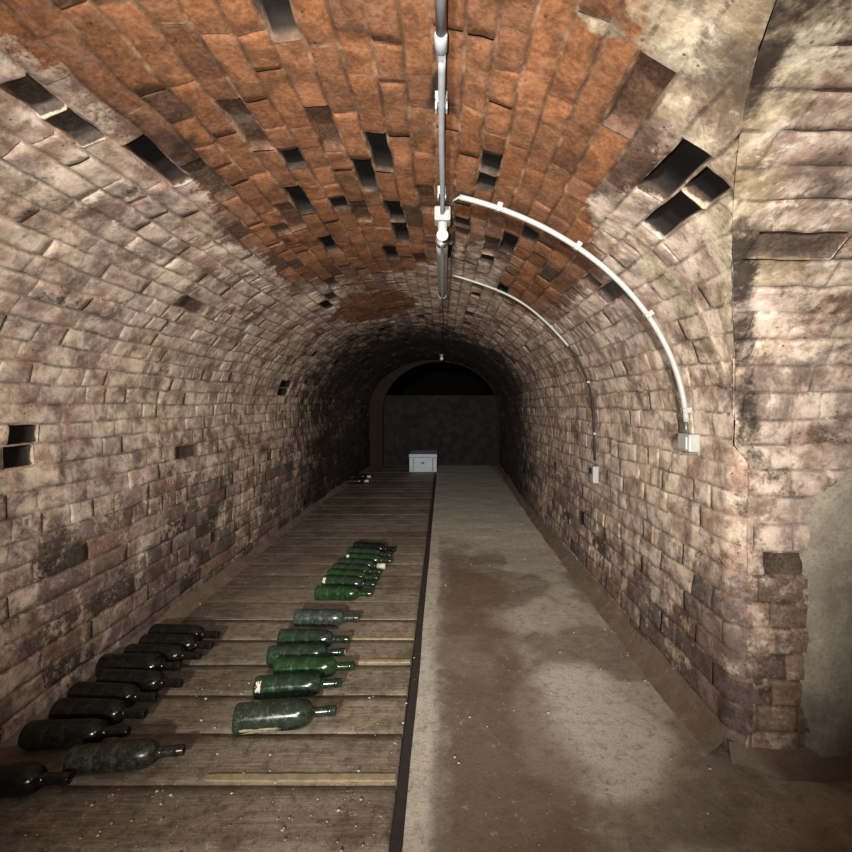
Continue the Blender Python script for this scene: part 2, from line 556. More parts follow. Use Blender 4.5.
# arclengths of the springing lines
uL = float(np.interp(CZ, PR[:IMID, 1], SL[:IMID])); uR = float(np.interp(-CZ, -PR[IMID:, 1], SL[IMID:]))
uL = round(uL / .076) * .076
Y0, Y1 = -.75, 8.0
UX = float(u_end(np.array([.38]))[0]); UX = uL + round((UX - uL) / .076) * .076 - .076


def clip_main(cells, cen):
    vc = (cells[:, 2] + cells[:, 3]) / 2
    ins = (vc > -.62) & (vc < YC)
    vm = np.clip(vc, -.6, YC - .01)
    ue = np.maximum(u_end(np.clip(cells[:, 2] , -.6, YC - .0001)), u_end(np.clip(cells[:, 3], -.6, YC - .0001)))
    ue = np.maximum(ue, u_end(vm))
    return ~(ins & (cells[:, 0] - .012 > ue))


def cells_with_breaks(u0, u1, breaks):
    out = []
    for a, b in zip(breaks, breaks[1:]): out.append(lay_cells(u0, u1, a, b))
    return np.concatenate(out)


def split_dense(name, cells, **k):
    near = cells[:, 2] < 4.2
    o1 = build_bricks(name, F_main, cells[near], region_color, HOLES, True, clip_main, split=True)
    o2 = build_bricks(name + '_far', F_main, cells[~near], region_color, HOLES, False, clip_main, split=True)
    # one wall, one mesh
    import_join(o1, o2)
    return tag(o1, kind='structure')


def import_join(o1, o2):
    bm = bmesh.new(); bm.from_mesh(o1.data); bm.from_mesh(o2.data)
    bm.to_mesh(o1.data); bm.free()
    me = o2.data
    bpy.data.objects.remove(o2); bpy.data.meshes.remove(me)


cl = lay_cells(0, uL, Y0, Y1)
wall_left = split_dense('wall_left', cl)
cl = np.concatenate([lay_cells(uL, UX, Y0, Y1, .067), cells_with_breaks(UX, uR, [Y0, -.62, YC, Y1])])
ceiling = split_dense('ceiling', cl)
cl = np.concatenate([lay_cells(uR, TOT, Y0, -.62), lay_cells(uR, TOT, YC, Y1)])
wall_right = split_dense('wall_right', cl)

# side passage: far wall + vault + near wall
c_spring = H - .113


def clip_cross(cells, cen):
    z = np.interp((cells[:, 0] + cells[:, 1]) / 2, CS, CP[:, 1]); y = np.interp((cells[:, 0] + cells[:, 1]) / 2, CS, CP[:, 0])
    xs = x_start(z, y)
    for e in (0, 1): xs = np.minimum(xs, x_start(np.interp(cells[:, e], CS, CP[:, 1]), np.interp(cells[:, e], CS, CP[:, 0])))
    return cells[:, 3] > xs - .012


CH = [(.84, 1.09, 1.43, .03, .026), (.93, 1.38, .705, .02, .018), (1.02, 1.38, .58, .02, .018)]
cl = lay_cells(0, c_spring, .84, 2.6)
wp = build_bricks('wall_pier', F_cross, cl, region_color_cross, CH, True, clip_cross); tag(wp, kind='structure')
cl = lay_cells(c_spring, CT - c_spring, .2, 2.6)
cp = build_bricks('ceiling_passage', F_cross, cl, region_color_cross, CH[:1], True, clip_cross); tag(cp, kind='structure')
cl = lay_cells(CT - c_spring, CT, .84, 2.6)
wn = build_bricks('wall_passage_near', F_cross, cl, region_color_cross, (), False, clip_cross); tag(wn, kind='structure')


# plain shell behind the camera, the end walls and the backing behind the joints
def sweep(name, y0, y1, n, off, pad=0, mask=None):
    ys = np.linspace(y0, y1, n)
    idx = np.arange(0, len(PR), 4)
    V = []
    for y in ys:
        P = PR[idx] - NR[idx] * off
        V += [(a + float(shift(y)), y, b) for a, b in P]
    k = len(idx); Fq = []
    for j in range(n - 1):
        for i in range(k - 1):
            if mask and not mask(*V[j * k + i]) : continue
            if mask and not (mask(*V[(j + 1) * k + i + 1]) and mask(*V[(j + 1) * k + i]) and mask(*V[j * k + i + 1])): continue
            Fq.append((j * k + i, (j + 1) * k + i, (j + 1) * k + i + 1, j * k + i + 1))
    V = np.array(V)
    N = len(V)
    c = np.tile([[.2, .12, .08]], (N, 1))
    return mesh_from(name, V, Fq, M_BRICK, dict(bcol=c, wash=.7 + 0 * V[:, 0], soot_dim=region_color('soot_dim', V), mort=np.zeros(N), fill=np.zeros(N)))


rear = sweep('wall_rear_vault', -5.0, -.75, 20, 0); tag(rear, kind='structure')
back = sweep('wall_backing', -.75, 8.0, 60, .11, mask=lambda x, y, z: not (x > .1 and -.8 < y < 1.62)); tag(back, kind='structure')


def flat_wall(name, pts, y, th, mat, attrs=True, color=(.1, .07, .05), wash=.2, soot_dim=.6, hole=None):
    """vertical slab across the tunnel, outline pts (x,z)"""
    bm = bmesh.new()
    a = [bm.verts.new((x, y, z)) for x, z in pts]; b = [bm.verts.new((x, y + th, z)) for x, z in pts]
    bm.faces.new(a); bm.faces.new(b[::-1])
    for i in range(len(a)): bm.faces.new((a[i], b[i], b[(i + 1) % len(a)], a[(i + 1) % len(a)]))
    bmesh.ops.recalc_face_normals(bm, faces=bm.faces)
    o = bm_obj(name, bm, mat, smooth=False)
    n = len(o.data.vertices)
    for k, v in (('wash', wash), ('soot_dim', soot_dim), ('mort', 0.), ('fill', 0.)):
        at = o.data.attributes.new(k, 'FLOAT', 'POINT'); at.data.foreach_set('value', [v] * n)
    at = o.data.attributes.new('bcol', 'FLOAT_COLOR', 'POINT'); at.data.foreach_set('color', list(color + (1,)) * n)
    return tag(o, kind='structure')


# rear end wall
flat_wall('wall_rear', [(-1.5, 0), (.95, 0), (.95, 1.9), (-1.5, 1.9)], -5.1, .1, M_BRICK, wash=.6, soot_dim=.1)
# passage end and lining
flat_wall('wall_passage_end', [(2.58, 0), (2.7, 0), (2.7, 1.8), (2.58, 1.8)], -.75, 2.3, M_BRICK, wash=.6, soot_dim=.2)

# arch wall at the far end (opening narrower than the vault)
def arch_wall():
    ox, oa, ob, oz = -.045, .975, .83, H - .10
    th = .12; y = 8.0
    n = 48
    inner = [(ox - oa, 0)] + [(ox + oa * math.cos(t), oz + (ob) * math.sin(t)) for t in np.linspace(math.pi, 0, n)] + [(ox + oa, 0)]
    outer = [(-1.5, 0)] + [(-.15 + 1.35 * math.cos(t), .9 + 1.15 * math.sin(t)) for t in np.linspace(math.pi, 0, n)] + [(1.2, 0)]
    bm = bmesh.new()
    A = [bm.verts.new((x, y, z)) for x, z in inner]; B = [bm.verts.new((x, y, z)) for x, z in outer]
    A2 = [bm.verts.new((x, y + th, z)) for x, z in inner]
    for i in range(len(A) - 1):
        bm.faces.new((A[i], A[i + 1], B[i + 1], B[i])); bm.faces.new((A[i], A2[i], A2[i + 1], A[i + 1]))
    bmesh.ops.recalc_face_normals(bm, faces=bm.faces)
    o = bm_obj('wall_arch', bm, M_BRICK, smooth=False)
    nn = len(o.data.vertices)
    for k, v in (('wash', -1.), ('soot_dim', .95), ('mort', 0.), ('fill', 0.)):
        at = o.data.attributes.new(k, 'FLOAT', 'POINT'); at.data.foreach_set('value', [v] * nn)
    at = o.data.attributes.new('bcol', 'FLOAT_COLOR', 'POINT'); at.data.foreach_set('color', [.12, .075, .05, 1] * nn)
    tag(o, kind='structure')


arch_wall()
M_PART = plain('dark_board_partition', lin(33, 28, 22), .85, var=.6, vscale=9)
bm = bmesh.new()
add_box(bm, -1.15, 1.1, 8.14, 8.22, 0, 1.205)
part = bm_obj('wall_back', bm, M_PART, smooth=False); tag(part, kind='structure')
# dark chamber beyond; its lack of light is put into the near-black colour
M_DARK = plain('unlit_masonry', lin(30, 25, 22), .95, var=.6, vscale=6)
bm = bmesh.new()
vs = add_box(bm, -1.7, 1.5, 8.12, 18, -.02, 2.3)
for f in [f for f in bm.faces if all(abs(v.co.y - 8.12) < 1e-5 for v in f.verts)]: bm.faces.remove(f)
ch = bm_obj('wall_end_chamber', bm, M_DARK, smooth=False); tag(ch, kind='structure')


# ------------------------------------------------------------------ floors
def concrete_mat():
    n = NT('worn_concrete')
    st = n.attr('brown_tone'); pale = n.attr('pale')
    big = n.noise(2.2, 5, .6); mid = n.noise(11, 5, .6, dist=.5); fine = n.noise(120, 5, .7); tiny = n.noise(420, 3, .7)
    c = n.mix(n.ramp(mid, .32, .7), lin(150, 141, 126), lin(114, 107, 95))
    c = n.mix(n.ramp(big, .35, .65, 0, .6), c, lin(140, 130, 116))
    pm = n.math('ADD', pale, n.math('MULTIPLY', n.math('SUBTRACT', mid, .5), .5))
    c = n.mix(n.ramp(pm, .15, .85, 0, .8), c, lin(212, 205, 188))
    sm = n.math('ADD', st, n.math('MULTIPLY', n.math('SUBTRACT', mid, .5), .7))
    c = n.mix(n.ramp(sm, .1, .95, 0, .72), c, lin(104, 82, 62))
    c = n.mix(n.ramp(fine, .4, .75, 0, .4), c, lin(82, 72, 60))
    m3 = n.noise(28, 8, .75); c = n.mix(n.ramp(m3, .48, .66, 0, .5), c, lin(92, 80, 66)); c = n.mix(n.ramp(m3, .42, .32, 0, .5), c, lin(196, 186, 166))
    c = n.mix(n.math('MULTIPLY', n.ramp(fine, .36, .28), n.ramp(mid, .45, .6)), c, lin(205, 195, 176))
    c = n.mix(n.ramp(tiny, .55, .75, 0, .35), c, lin(190, 178, 158))
    vo = n.voro(16)
    c = n.mix(n.math('MULTIPLY', n.ramp(vo, .07, .03), .7), c, lin(66, 54, 44))
    n.set(n.b.inputs['Base Color'], c)
    n.set(n.b.inputs['Roughness'], n.ramp(mid, .3, .7, .50, .68))
    n.b.inputs['Specular IOR Level'].default_value = .5
    b = n.bump(mid, .35, .01); n.set(n.b.inputs['Normal'], n.bump(fine, .4, .003, b))
    return n.m


M_CONC = concrete_mat()


def floor_grid(name, x0, x1, y0, y1, step, attrfn):
    xs = np.linspace(x0, x1, int((x1 - x0) / step) + 1); ys = np.linspace(y0, y1, int((y1 - y0) / step) + 1)
    X, Y = np.meshgrid(xs, ys, indexing='ij')
    P = np.stack([X, Y, 0 * X], -1).reshape(-1, 3)
    P[:, 2] = (fbm(P, 6, 51, 4) - .5) * .010 - .001
    k = len(ys)
    ii, jj = np.meshgrid(np.arange(len(xs) - 1), np.arange(k - 1), indexing='ij')
    Fq = np.stack([ii * k + jj, (ii + 1) * k + jj, (ii + 1) * k + jj + 1, ii * k + jj + 1], -1).reshape(-1, 4)
    return mesh_from(name, P, Fq, M_CONC, attrfn(P))


def fl_attr(P):
    x, y = P[:, 0], P[:, 1]
    n1 = fbm(P, 3, 61, 4) - .5
    st = sstep(.46, .20, x + n1 * .22 - .02 * (3 - y)) * sstep(-.06, .06, x + n1 * .1) * sstep(3.6, 2.7, y + n1 * .6)  # browner strip of slab beside the kerb
    st = np.maximum(st, .55 * sstep(.62, .80, x + n1 * .2) * sstep(1.5, 1.1, y))
    st = np.maximum(st, .6 * sstep(.77, .83, x + n1 * .08) * sstep(1.3, 1.5, y))
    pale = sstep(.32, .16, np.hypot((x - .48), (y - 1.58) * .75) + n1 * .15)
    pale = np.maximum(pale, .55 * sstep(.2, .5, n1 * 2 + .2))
    pale = np.maximum(pale, 1.0 * sstep(3.0, 4.0, y + n1))  # far floor brightened through its colour instead of by a lamp
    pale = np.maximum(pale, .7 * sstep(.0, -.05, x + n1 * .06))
    return dict(brown_tone=st, pale=pale)


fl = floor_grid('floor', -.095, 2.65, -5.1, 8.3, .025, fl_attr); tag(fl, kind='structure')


def plank_mat():
    n = NT('old_floor_boards')
    bc = n.attr('bcol', True); edge = n.attr('edge')
    g = n.noise(6, 6, .65, n.coords((1.2, 16, 8)), dist=.3); fine = n.noise(150, 4, .7); mid = n.noise(9, 5, .6, dist=.4)
    c = n.mix(n.ramp(g, .3, .7), n.mix(.35, bc, (0, 0, 0, 1)), n.mix(.16, bc, lin(200, 185, 160)))
    c = n.mix(n.ramp(mid, .40, .66, 0, .7), c, lin(128, 116, 98))
    bl = n.noise(3.5, 5, .65, dist=.6); c = n.mix(n.ramp(bl, .48, .64, 0, .6), c, lin(84, 70, 56))
    m3 = n.noise(30, 8, .75); c = n.mix(n.ramp(m3, .48, .64, 0, .6), c, lin(62, 52, 42)); c = n.mix(n.ramp(m3, .42, .32, 0, .55), c, lin(188, 178, 158))           # dried mortar dust
    c = n.mix(n.math('MULTIPLY', n.ramp(fine, .40, .30), n.ramp(mid, .40, .56)), c, lin(196, 184, 160))
    c = n.mix(n.ramp(fine, .5, .75, 0, .5), c, lin(48, 40, 33))
    c = n.mix(n.math('MULTIPLY', edge, .92), c, lin(24, 19, 16))
    n.set(n.b.inputs['Base Color'], c)
    n.set(n.b.inputs['Roughness'], n.ramp(g, .3, .7, .5, .7))
    b = n.bump(g, .5, .004); n.set(n.b.inputs['Normal'], n.bump(fine, .4, .002, b))
    return n.m


M_PLANK = plank_mat()


def planks():
    V = []; Fq = []; BC = []; ED = []
    y = 1.295 - .2 * 32
    rnd = random.Random(3)
    while y < 8.1:
        w = .2
        cx = rnd.random()
        col = np.array([.19, .160, .124]) * (.75 + .5 * cx); col = col * np.array([1, 1 - .06 * rnd.random(), 1 - .12 * rnd.random()])
        dz = rnd.uniform(-.0022, .001); tl = rnd.uniform(-.001, .001)
        g = rnd.choice((.0006, .001, .0015, .003)) ; ys = np.array([y + g * .4, y + g, y + g + .002, y + .04, y + .08, y + .12, y + .16, y + w - .002 - g * .3, y + w - g * .3, y + w - g * .1])
        far = y > 2.2; fe = .2 if far else 1.0; dep = np.array([-.03, -.0006 if far else -.003, 0, 0, 0, 0, 0, 0, -.0006 if far else -.003, -.03])
        xs = np.append(np.linspace(-1.40, -.1290, 60), -.1284)
        X, Y = np.meshgrid(xs, ys, indexing='ij')
        P = np.stack([X, Y, dep[None] + dz + tl * np.linspace(-1, 1, 10)[None] + 0 * X], -1)
        P[..., 1] += (vnoise(np.stack([X * 1.0, 0 * X + y, 0 * X], -1), 4, 3) - .5) * .004 * (np.abs(np.linspace(-1, 1, 10)) < .99)
        P[..., 2] += (fbm(P * np.array([1, 3, 1]), 8, 71, 3) - .5) * .003
        P[:, :, 2] += -.03 * (X > -.1286) 
        base = len(V) * 0 + sum(len(q) for q in V)
        V.append(P.reshape(-1, 3)); k = 10
        ii, jj = np.meshgrid(np.arange(len(xs) - 1), np.arange(k - 1), indexing='ij')
        Fq.append(base + np.stack([ii * k + jj, (ii + 1) * k + jj, (ii + 1) * k + jj + 1, ii * k + jj + 1], -1).reshape(-1, 4))
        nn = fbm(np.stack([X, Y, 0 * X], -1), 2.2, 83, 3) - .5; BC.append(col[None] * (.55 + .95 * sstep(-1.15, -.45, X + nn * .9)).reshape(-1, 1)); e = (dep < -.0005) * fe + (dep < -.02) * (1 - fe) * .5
        ED.append(np.broadcast_to(e[None], X.shape).ravel())
        y += w
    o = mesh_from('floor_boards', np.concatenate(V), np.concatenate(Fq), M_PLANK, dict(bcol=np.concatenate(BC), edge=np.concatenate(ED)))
    return tag(o, kind='structure')


planks()
M_GAP = plain('dirt_bed', lin(44, 36, 30), .95, var=.5)
bm = bmesh.new(); add_box(bm, -1.55, -.09, -5.1, 8.3, -.08, -.028)
o = bm_obj('floor_bed', bm, M_GAP, smooth=False); tag(o, kind='structure')

# dark timber kerb along the boards' ends, with the gap on either side
M_KERB = plain('dark_kerb', lin(56, 50, 46), .7, var=.6, vscale=40, bump=.3)
bm = bmesh.new()
ys = np.linspace(-5, 7.9, 120)
sec = [(-.0145, -.028), (-.0145, .001), (-.0115, .004), (.0115, .004), (.0145, .001), (.0145, -.028)]
rings = []
for y in ys:
    wob = (float(vnoise(np.array([[0, y, 0]]), 1.6, 77)[0]) - .5) * .010
    rings.append([bm.verts.new((-.110 + wob + a, y, b)) for a, b in sec])
for A, B in zip(rings, rings[1:]):
    for k in range(len(sec) - 1): bm.faces.new((A[k], B[k], B[k + 1], A[k + 1]))
bmesh.ops.recalc_face_normals(bm, faces=bm.faces)
o = bm_obj('trim_1', bm, M_KERB); tag(o, kind='structure')


# dirt and mortar heaped along the foot of the walls
def skirt(name, x_in, x_out, y0, y1, hgt, seed):
    ys = np.linspace(y0, y1, int((y1 - y0) / .03)); ts = np.linspace(0, 1, 7)
    T, Y = np.meshgrid(ts, ys, indexing='ij')
    nz = fbm(np.stack([Y, T, 0 * Y], -1), 5, seed, 3)
    wdt = .55 + .9 * fbm(np.stack([Y, 0 * Y, 0 * Y], -1), 1.7, seed + 9, 3)
    X = x_out + (x_in - x_out) * T * wdt + shift(Y) * 1.0
    Z = hgt * wdt * (1 - T) ** 1.6 * (.6 + .8 * nz) + .002 - .006 * (T > .99)
    P = np.stack([X, Y, Z], -1).reshape(-1, 3); k = len(ys)
    ii, jj = np.meshgrid(np.arange(6), np.arange(k - 1), indexing='ij')
    Fq = np.stack([ii * k + jj, (ii + 1) * k + jj, (ii + 1) * k + jj + 1, ii * k + jj + 1], -1).reshape(-1, 4)
    o = mesh_from(name, P, Fq, M_CONC, dict(brown_tone=.75 + 0 * P[:, 0], pale=0 * P[:, 0]))
    return tag(o, kind='structure')


skirt('baseboard_left', -1.27, -1.35, -.6, 8, .05, 5)
skirt('baseboard_right', .79, .855, YC + .03, 8, .06, 15)


def pier_skirt():
    xs = np.linspace(.84, 2.6, 60); ts = np.linspace(0, 1, 6)
    T, X = np.meshgrid(ts, xs, indexing='ij')
    nz = fbm(np.stack([X, T, 0 * X], -1), 6, 33, 3)
    w = (.06 + .05 * nz) * (.15 + .85 * sstep(.84, .95, X))
    P = np.stack([X, YC + .01 - w * T, .05 * (1 - T) ** 1.5 * (.5 + nz) + .002 - .006 * (T > .99)], -1).reshape(-1, 3); k = len(xs)
    ii, jj = np.meshgrid(np.arange(5), np.arange(k - 1), indexing='ij')
    Fq = np.stack([ii * k + jj, (ii + 1) * k + jj, (ii + 1) * k + jj + 1, ii * k + jj + 1], -1).reshape(-1, 4)
    o = mesh_from('baseboard_pier', P, Fq, M_CONC, dict(brown_tone=.9 + 0 * P[:, 0], pale=0 * P[:, 0])); tag(o, kind='structure')


pier_skirt()


# grey render coat on the right of the pier, with a broken edge
def render_mat():
    n = NT('grey_lime_render')
    big = n.noise(4, 5, .6, dist=.4); mid = n.noise(16, 5, .6); fine = n.noise(110, 5, .7)
    c = n.mix(n.ramp(big, .35, .65), lin(158, 150, 132), lin(124, 117, 104))
    c = n.mix(n.ramp(mid, .45, .72, 0, .6), c, lin(178, 166, 144))
    c = n.mix(n.ramp(fine, .42, .72, 0, .5), c, lin(88, 80, 68))
    n.set(n.b.inputs['Base Color'], c); n.b.inputs['Roughness'].default_value = .9
    b = n.bump(mid, .4, .008); n.set(n.b.inputs['Normal'], n.bump(fine, .4, .002, b))
    return n.m


def render_coat():
    zs = np.linspace(0.0, 1.30, 66); ts = np.linspace(0, 1, 40)
    V = []
    for t in ts:
        for z in zs:
            e = 1.045 + (float(fbm(np.array([[z, 0, 3.]]), 9, 91, 3)[0]) - .5) * .03
            if z > .72: e += .33 * (z - .72) / .36 + (float(fbm(np.array([[z, 4, 3.]]), 7, 95, 3)[0]) - .5) * .08
            x = e + t * (2.58 - e)
            V.append((x, 0, z))
    V = np.array(V)
    edge = np.repeat(ts, len(zs))
    d = .010 + .010 * sstep(0, .015, edge) + (fbm(V, 5, 97, 3) - .5) * .012
    d[edge == 0] = -.01
    V = F_cross(V[:, 2], V[:, 0], d)
    k = len(zs)
    ii, jj = np.meshgrid(np.arange(len(ts) - 1), np.arange(k - 1), indexing='ij')
    Fq = np.stack([ii * k + jj, (ii + 1) * k + jj, (ii + 1) * k + jj + 1, ii * k + jj + 1], -1).reshape(-1, 4)
    o = mesh_from('wall_render_coat', V, Fq, render_mat()); tag(o, kind='structure')


render_coat()

# ------------------------------------------------------------------ bottles
def glass_mat(name, tint, dark, dust, trans, rough=.09):
    n = NT(name)
    mid = n.noise(55, 7, .75, dist=.3); fine = n.noise(210, 4, .7); big = n.noise(9, 3)
    oi = n.t.nodes.new('ShaderNodeObjectInfo')
    c = n.mix(n.ramp(big, .3, .7), tint, dark)
    dm = n.math('MULTIPLY', n.math('ADD', n.ramp(mid, .42, .74), n.math('MULTIPLY', n.ramp(fine, .58, .72), .5)), dust, True)
    dm = n.math('ADD', dm, dust * .12, True)
    c = n.mix(dm, c, lin(120, 112, 96))
    n.set(n.b.inputs['Base Color'], c)
    n.set(n.b.inputs['Roughness'], n.math('ADD', n.math('MULTIPLY', dm, .7), rough, True))
    n.set(n.b.inputs['Transmission Weight'], n.math('MULTIPLY', n.math('SUBTRACT', 1.0, dm, True), trans))
    n.b.inputs['IOR'].default_value = 1.5
    n.b.inputs['Specular IOR Level'].default_value = .3 if 'black' in name else .5
    n.set(n.b.inputs['Normal'], n.bump(fine, .12, .001))
    return n.m


G = {
    'green': glass_mat('green_glass', lin(48, 104, 50), lin(22, 70, 38), .35, .80),
    'deep': glass_mat('deep_green_glass', lin(26, 66, 46), lin(12, 40, 34), .35, .55),
    'blue': glass_mat('blue_green_glass', lin(40, 66, 64), lin(20, 40, 42), .55, .4, .14),
    'black': glass_mat('blackened_glass', lin(14, 17, 14), lin(7, 8, 8), .10, .1, .16),
    'grime': glass_mat('grimy_black_glass', lin(18, 25, 20), lin(9, 12, 11), .30, .15, .2),
    'dusty': glass_mat('dusty_green_glass', lin(36, 60, 42), lin(18, 40, 28), .38, .5, .14),
}
M_CAPS = plain('cream_foil', lin(205, 200, 180), .5, var=.4, vscale=60)
M_CORK = plain('cork', lin(176, 140, 98), .9, var=.5, vscale=120)
M_LABEL = plain('rotted_label', lin(176, 164, 132), .95, var=.7, vscale=70, bump=.5)
M_LIME = plain('lime_crust', lin(214, 206, 186), .95, var=.4, vscale=80, bump=.5)


def bottle_profile(R, L):
    s = L / .30
    out = [(0.022 * s, 0), (.018 * s, R * .30), (.006 * s, R * .62), (.0, R * .80), (.0008, R * .92), (.006 * s, R * .985), (.014 * s, R)]
    out += [(t * s, R) for t in (.04, .08, .12, .16, .178)]
    for q in np.linspace(0, 1, 10)[1:]:
        out.append(((.178 + .050 * math.sin(q * math.pi / 2)) * s, .0150 + (R - .0150) * (math.cos(q * math.pi / 2)) ** .9 if q < 1 else .0150))
    out += [(.24 * s, .0142), (.262 * s, .0138), (.278 * s, .0136)]
    return out


SHARED = {}
BOT = []


def bottle(kind, x, y, yaw, label, group, R=.0375, L=.30, cork=False, caps=False, label_patch=None, crust=False, name='wine_bottle', zb=0.0015):
    """lies on its side; local +x runs from base to mouth; the Empty is under the middle"""
    root = empty(name, (x, y, zb), math.radians(yaw)); BOT.append((x, y))
    tag(root, label, 'bottle', group)
    key = (kind, round(R, 4), round(L, 3))
    if key not in SHARED:
        s = L / .30
        bm = bmesh.new(); add_lathe(bm, bottle_profile(R, L), 'x', 48)
        bmesh.ops.translate(bm, verts=bm.verts, vec=(-L / 2, 0, R))
        b = bm_obj('glass_body', bm, G[kind], root)
        bm = bmesh.new()
        add_lathe(bm, [(.274 * s, .0134), (.275 * s, .0150), (.2785 * s, .0156), (.285 * s, .0156), (.2875 * s, .0147), (.298 * s, .0146), (.30 * s, .0138),
                       (.30 * s, .0096), (.282 * s, .0092), (.281 * s, .0)], 'x', 32)
        bmesh.ops.translate(bm, verts=bm.verts, vec=(-L / 2, 0, R))
        r = bm_obj('lip', bm, G[kind], root)
        SHARED[key] = (b, r)
    else:
        for src in SHARED[key]:
            c = src.copy(); COL.objects.link(c); c.parent = root
    roll = random.uniform(0, 6.28)
    if cork:
        bm = bmesh.new(); add_lathe(bm, [(L / 2 - .014, 0), (L / 2 - .014, .0086), (L / 2 + .003, .0088), (L / 2 + .004, .007), (L / 2 + .004, 0)], 'x', 20)
        bmesh.ops.translate(bm, verts=bm.verts, vec=(0, 0, R)); bm_obj('cork', bm, M_CORK, root)['label'] = 'tan cork in the mouth'
    if caps:
        bm = bmesh.new(); e = L / 2
        add_lathe(bm, [(e - .050, .0146), (e - .050, .0158), (e - .028, .0162), (e - .026, .0180), (e - .012, .0182), (e + .001, .0164), (e + .0016, .010), (e + .0016, 0)], 'x', 24)
        bmesh.ops.translate(bm, verts=bm.verts, vec=(0, 0, R)); bm_obj('neck_foil', bm, M_CAPS, root)['label'] = 'cream foil over the neck'
    def patch(nm, t0, t1, a0, a1, mat, lab, sd, amp=.25):
        bm = bmesh.new(); nt, na = 18, 22
        rr = random.Random(sd)
        g = []
        ph = [rr.uniform(0, 6.28) for _ in range(6)]
        for i in range(nt + 1):
            row = []
            for j in range(na + 1):
                u = i / nt; v = j / na
                e1 = amp * (math.sin(u * 9 + ph[0]) + math.sin(u * 23 + ph[1])) * .3
                e2 = amp * (math.sin(v * 9 + ph[2]) + math.sin(v * 19 + ph[3])) * .15
                uu = .5 + (u - .5) * (1 - abs(e2)) ; vv = .5 + (v - .5) * (1 - abs(e1) - .2 * rr.random() * (j in (0, na)))
                t = t0 + (t1 - t0) * uu; a = a0 + (a1 - a0) * vv
                rad = R + (.0008 if 0 < i < nt and 0 < j < na else -.0006) + .0006 * rr.random()
                row.append(bm.verts.new((t - L / 2, rad * math.cos(a), R + rad * math.sin(a))))
            g.append(row)
        for i in range(nt):
            for j in range(na):
                edge_d = min(i, nt - 1 - i, j, na - 1 - j)
                worn = float(vnoise(np.array([[i * .33 + sd, j * .28, sd * .7]]), 1.0, 6)[0])
                if worn < (.62, .50, .40, .3)[min(edge_d, 3)]: continue
                bm.faces.new((g[i][j], g[i + 1][j], g[i + 1][j + 1], g[i][j + 1]))
        bmesh.ops.delete(bm, geom=[v for v in bm.verts if not v.link_faces], context='VERTS')
        bmesh.ops.recalc_face_normals(bm, faces=bm.faces)
        o = bm_obj(nm, bm, mat, root); o['label'] = lab
    if label_patch: patch('label_remnant', *label_patch, M_LABEL, 'remains of a pale paper label', int(abs(x * 1000)))
    if crust: patch('lime_crust', .006, .026, math.radians(115), math.radians(180), M_LIME, 'white lime crust near the base', int(abs(y * 1000)), .5)
    return root


GC = 'green bottles lying in the middle row of the boards'
D = math.radians
mid_row = [
    ('dusty', -.503, 1.520, 7.8, 'widest green bottle, front end of the middle row, pale label remains on its side', dict(R=.044, L=.312, cork=False, label_patch=(.02, .155, D(190), D(222)))),
    ('deep', -.515, 1.690, 5.9, 'dark green bottle second from the front of the middle row, white crust at its base', dict(crust=True)),
    ('green', -.489, 1.808, 2.6, 'bright green bottle third from the front of the middle row, glossy shoulder', dict()),
    ('deep', -.548, 1.903, 5.8, 'very dark green bottle mostly hidden behind the bright green third bottle', dict(cork=True)),
    ('deep', -.551, 2.026, -2.0, 'dusty dark green bottle lying fifth from the front of the middle row', dict()),
    ('blue', -.545, 2.226, 0, 'grey-blue dusty bottle lying alone, sixth from the front of the middle row', dict()),
    ('green', -.527, 2.516, -2.5, 'clear green bottle at the front of the far cluster in the middle row', dict()),
    ('deep', -.529, 2.660, -8, 'dark green bottle second in the far cluster, white spot on its base', dict(crust=True)),
    ('green', -.525, 2.762, -9, 'green bottle third in the far cluster of the middle row', dict()),
    ('deep', -.520, 2.860, -9, 'dusty dark green bottle fourth in the far cluster of the middle row', dict()),
    ('deep', -.507, 2.960, -9, 'dark bottle with a cream foil on its neck in the far cluster', dict(caps=True)),
    ('green', -.479, 3.062, -9, 'green bottle with a white crust at its base near the far end of the cluster', dict(crust=True)),
    ('deep', -.494, 3.180, -10, 'dark green bottle second from the far end of the middle row', dict()),
    ('black', -.479, 3.305, -13, 'near-black bottle at the farthest end of the middle row', dict()),
]
for k, x, y, a, lab, kw in mid_row: bottle(k, x, y, a, lab, GC, **kw)
GL = 'dark bottles lying along the left wall'
left_row = [
    (-1.150, 1.262, 2.5, 'black bottle nearest the camera in the left row, its base cut by the photo edge', dict()),
    (-.900, 1.352, 8.5, 'dark bottle caked in grey dust, second in the left row, its neck reaching furthest out', dict(kind='grime')),
    (-1.114, 1.444, 2.6, 'dark brown-black bottle third from the front of the left row', dict()),
    (-1.114, 1.542, -2.9, 'black bottle fourth from the front of the left row, mortar crumbs on top', dict()),
    (-1.130, 1.630, -4, 'black bottle fifth from the front of the left row', dict()),
    (-1.090, 1.712, -4.0, 'black bottle sixth from the front of the left row, just before the bulkiest one', dict()),
    (-1.150, 1.804, 0, 'bulky black bottle in the middle of the left row', dict(R=.043)),
    (-1.118, 1.896, -2.8, 'thin-looking black bottle third from the far end of the left row', dict()),
    (-1.111, 1.980, -2.9, 'black glossy bottle second from the far end of the left row', dict()),
    (-1.127, 2.070, -3.3, 'olive black bottle at the far end of the left row against the wall', dict()),
]
for x, y, a, lab, kw in left_row: bottle(kw.pop('kind', 'black'), x, y, a, lab, GL, **kw)
bottle('black', -1.130, 6.22, 4, 'far black bottle with cream neck foil by the left wall, the one nearer the camera', 'pair of bottles far back by the left wall', caps=True)
bottle('black', -1.160, 6.62, -2, 'far black bottle with cream neck foil by the left wall, the one further back', 'pair of bottles far back by the left wall', caps=True)

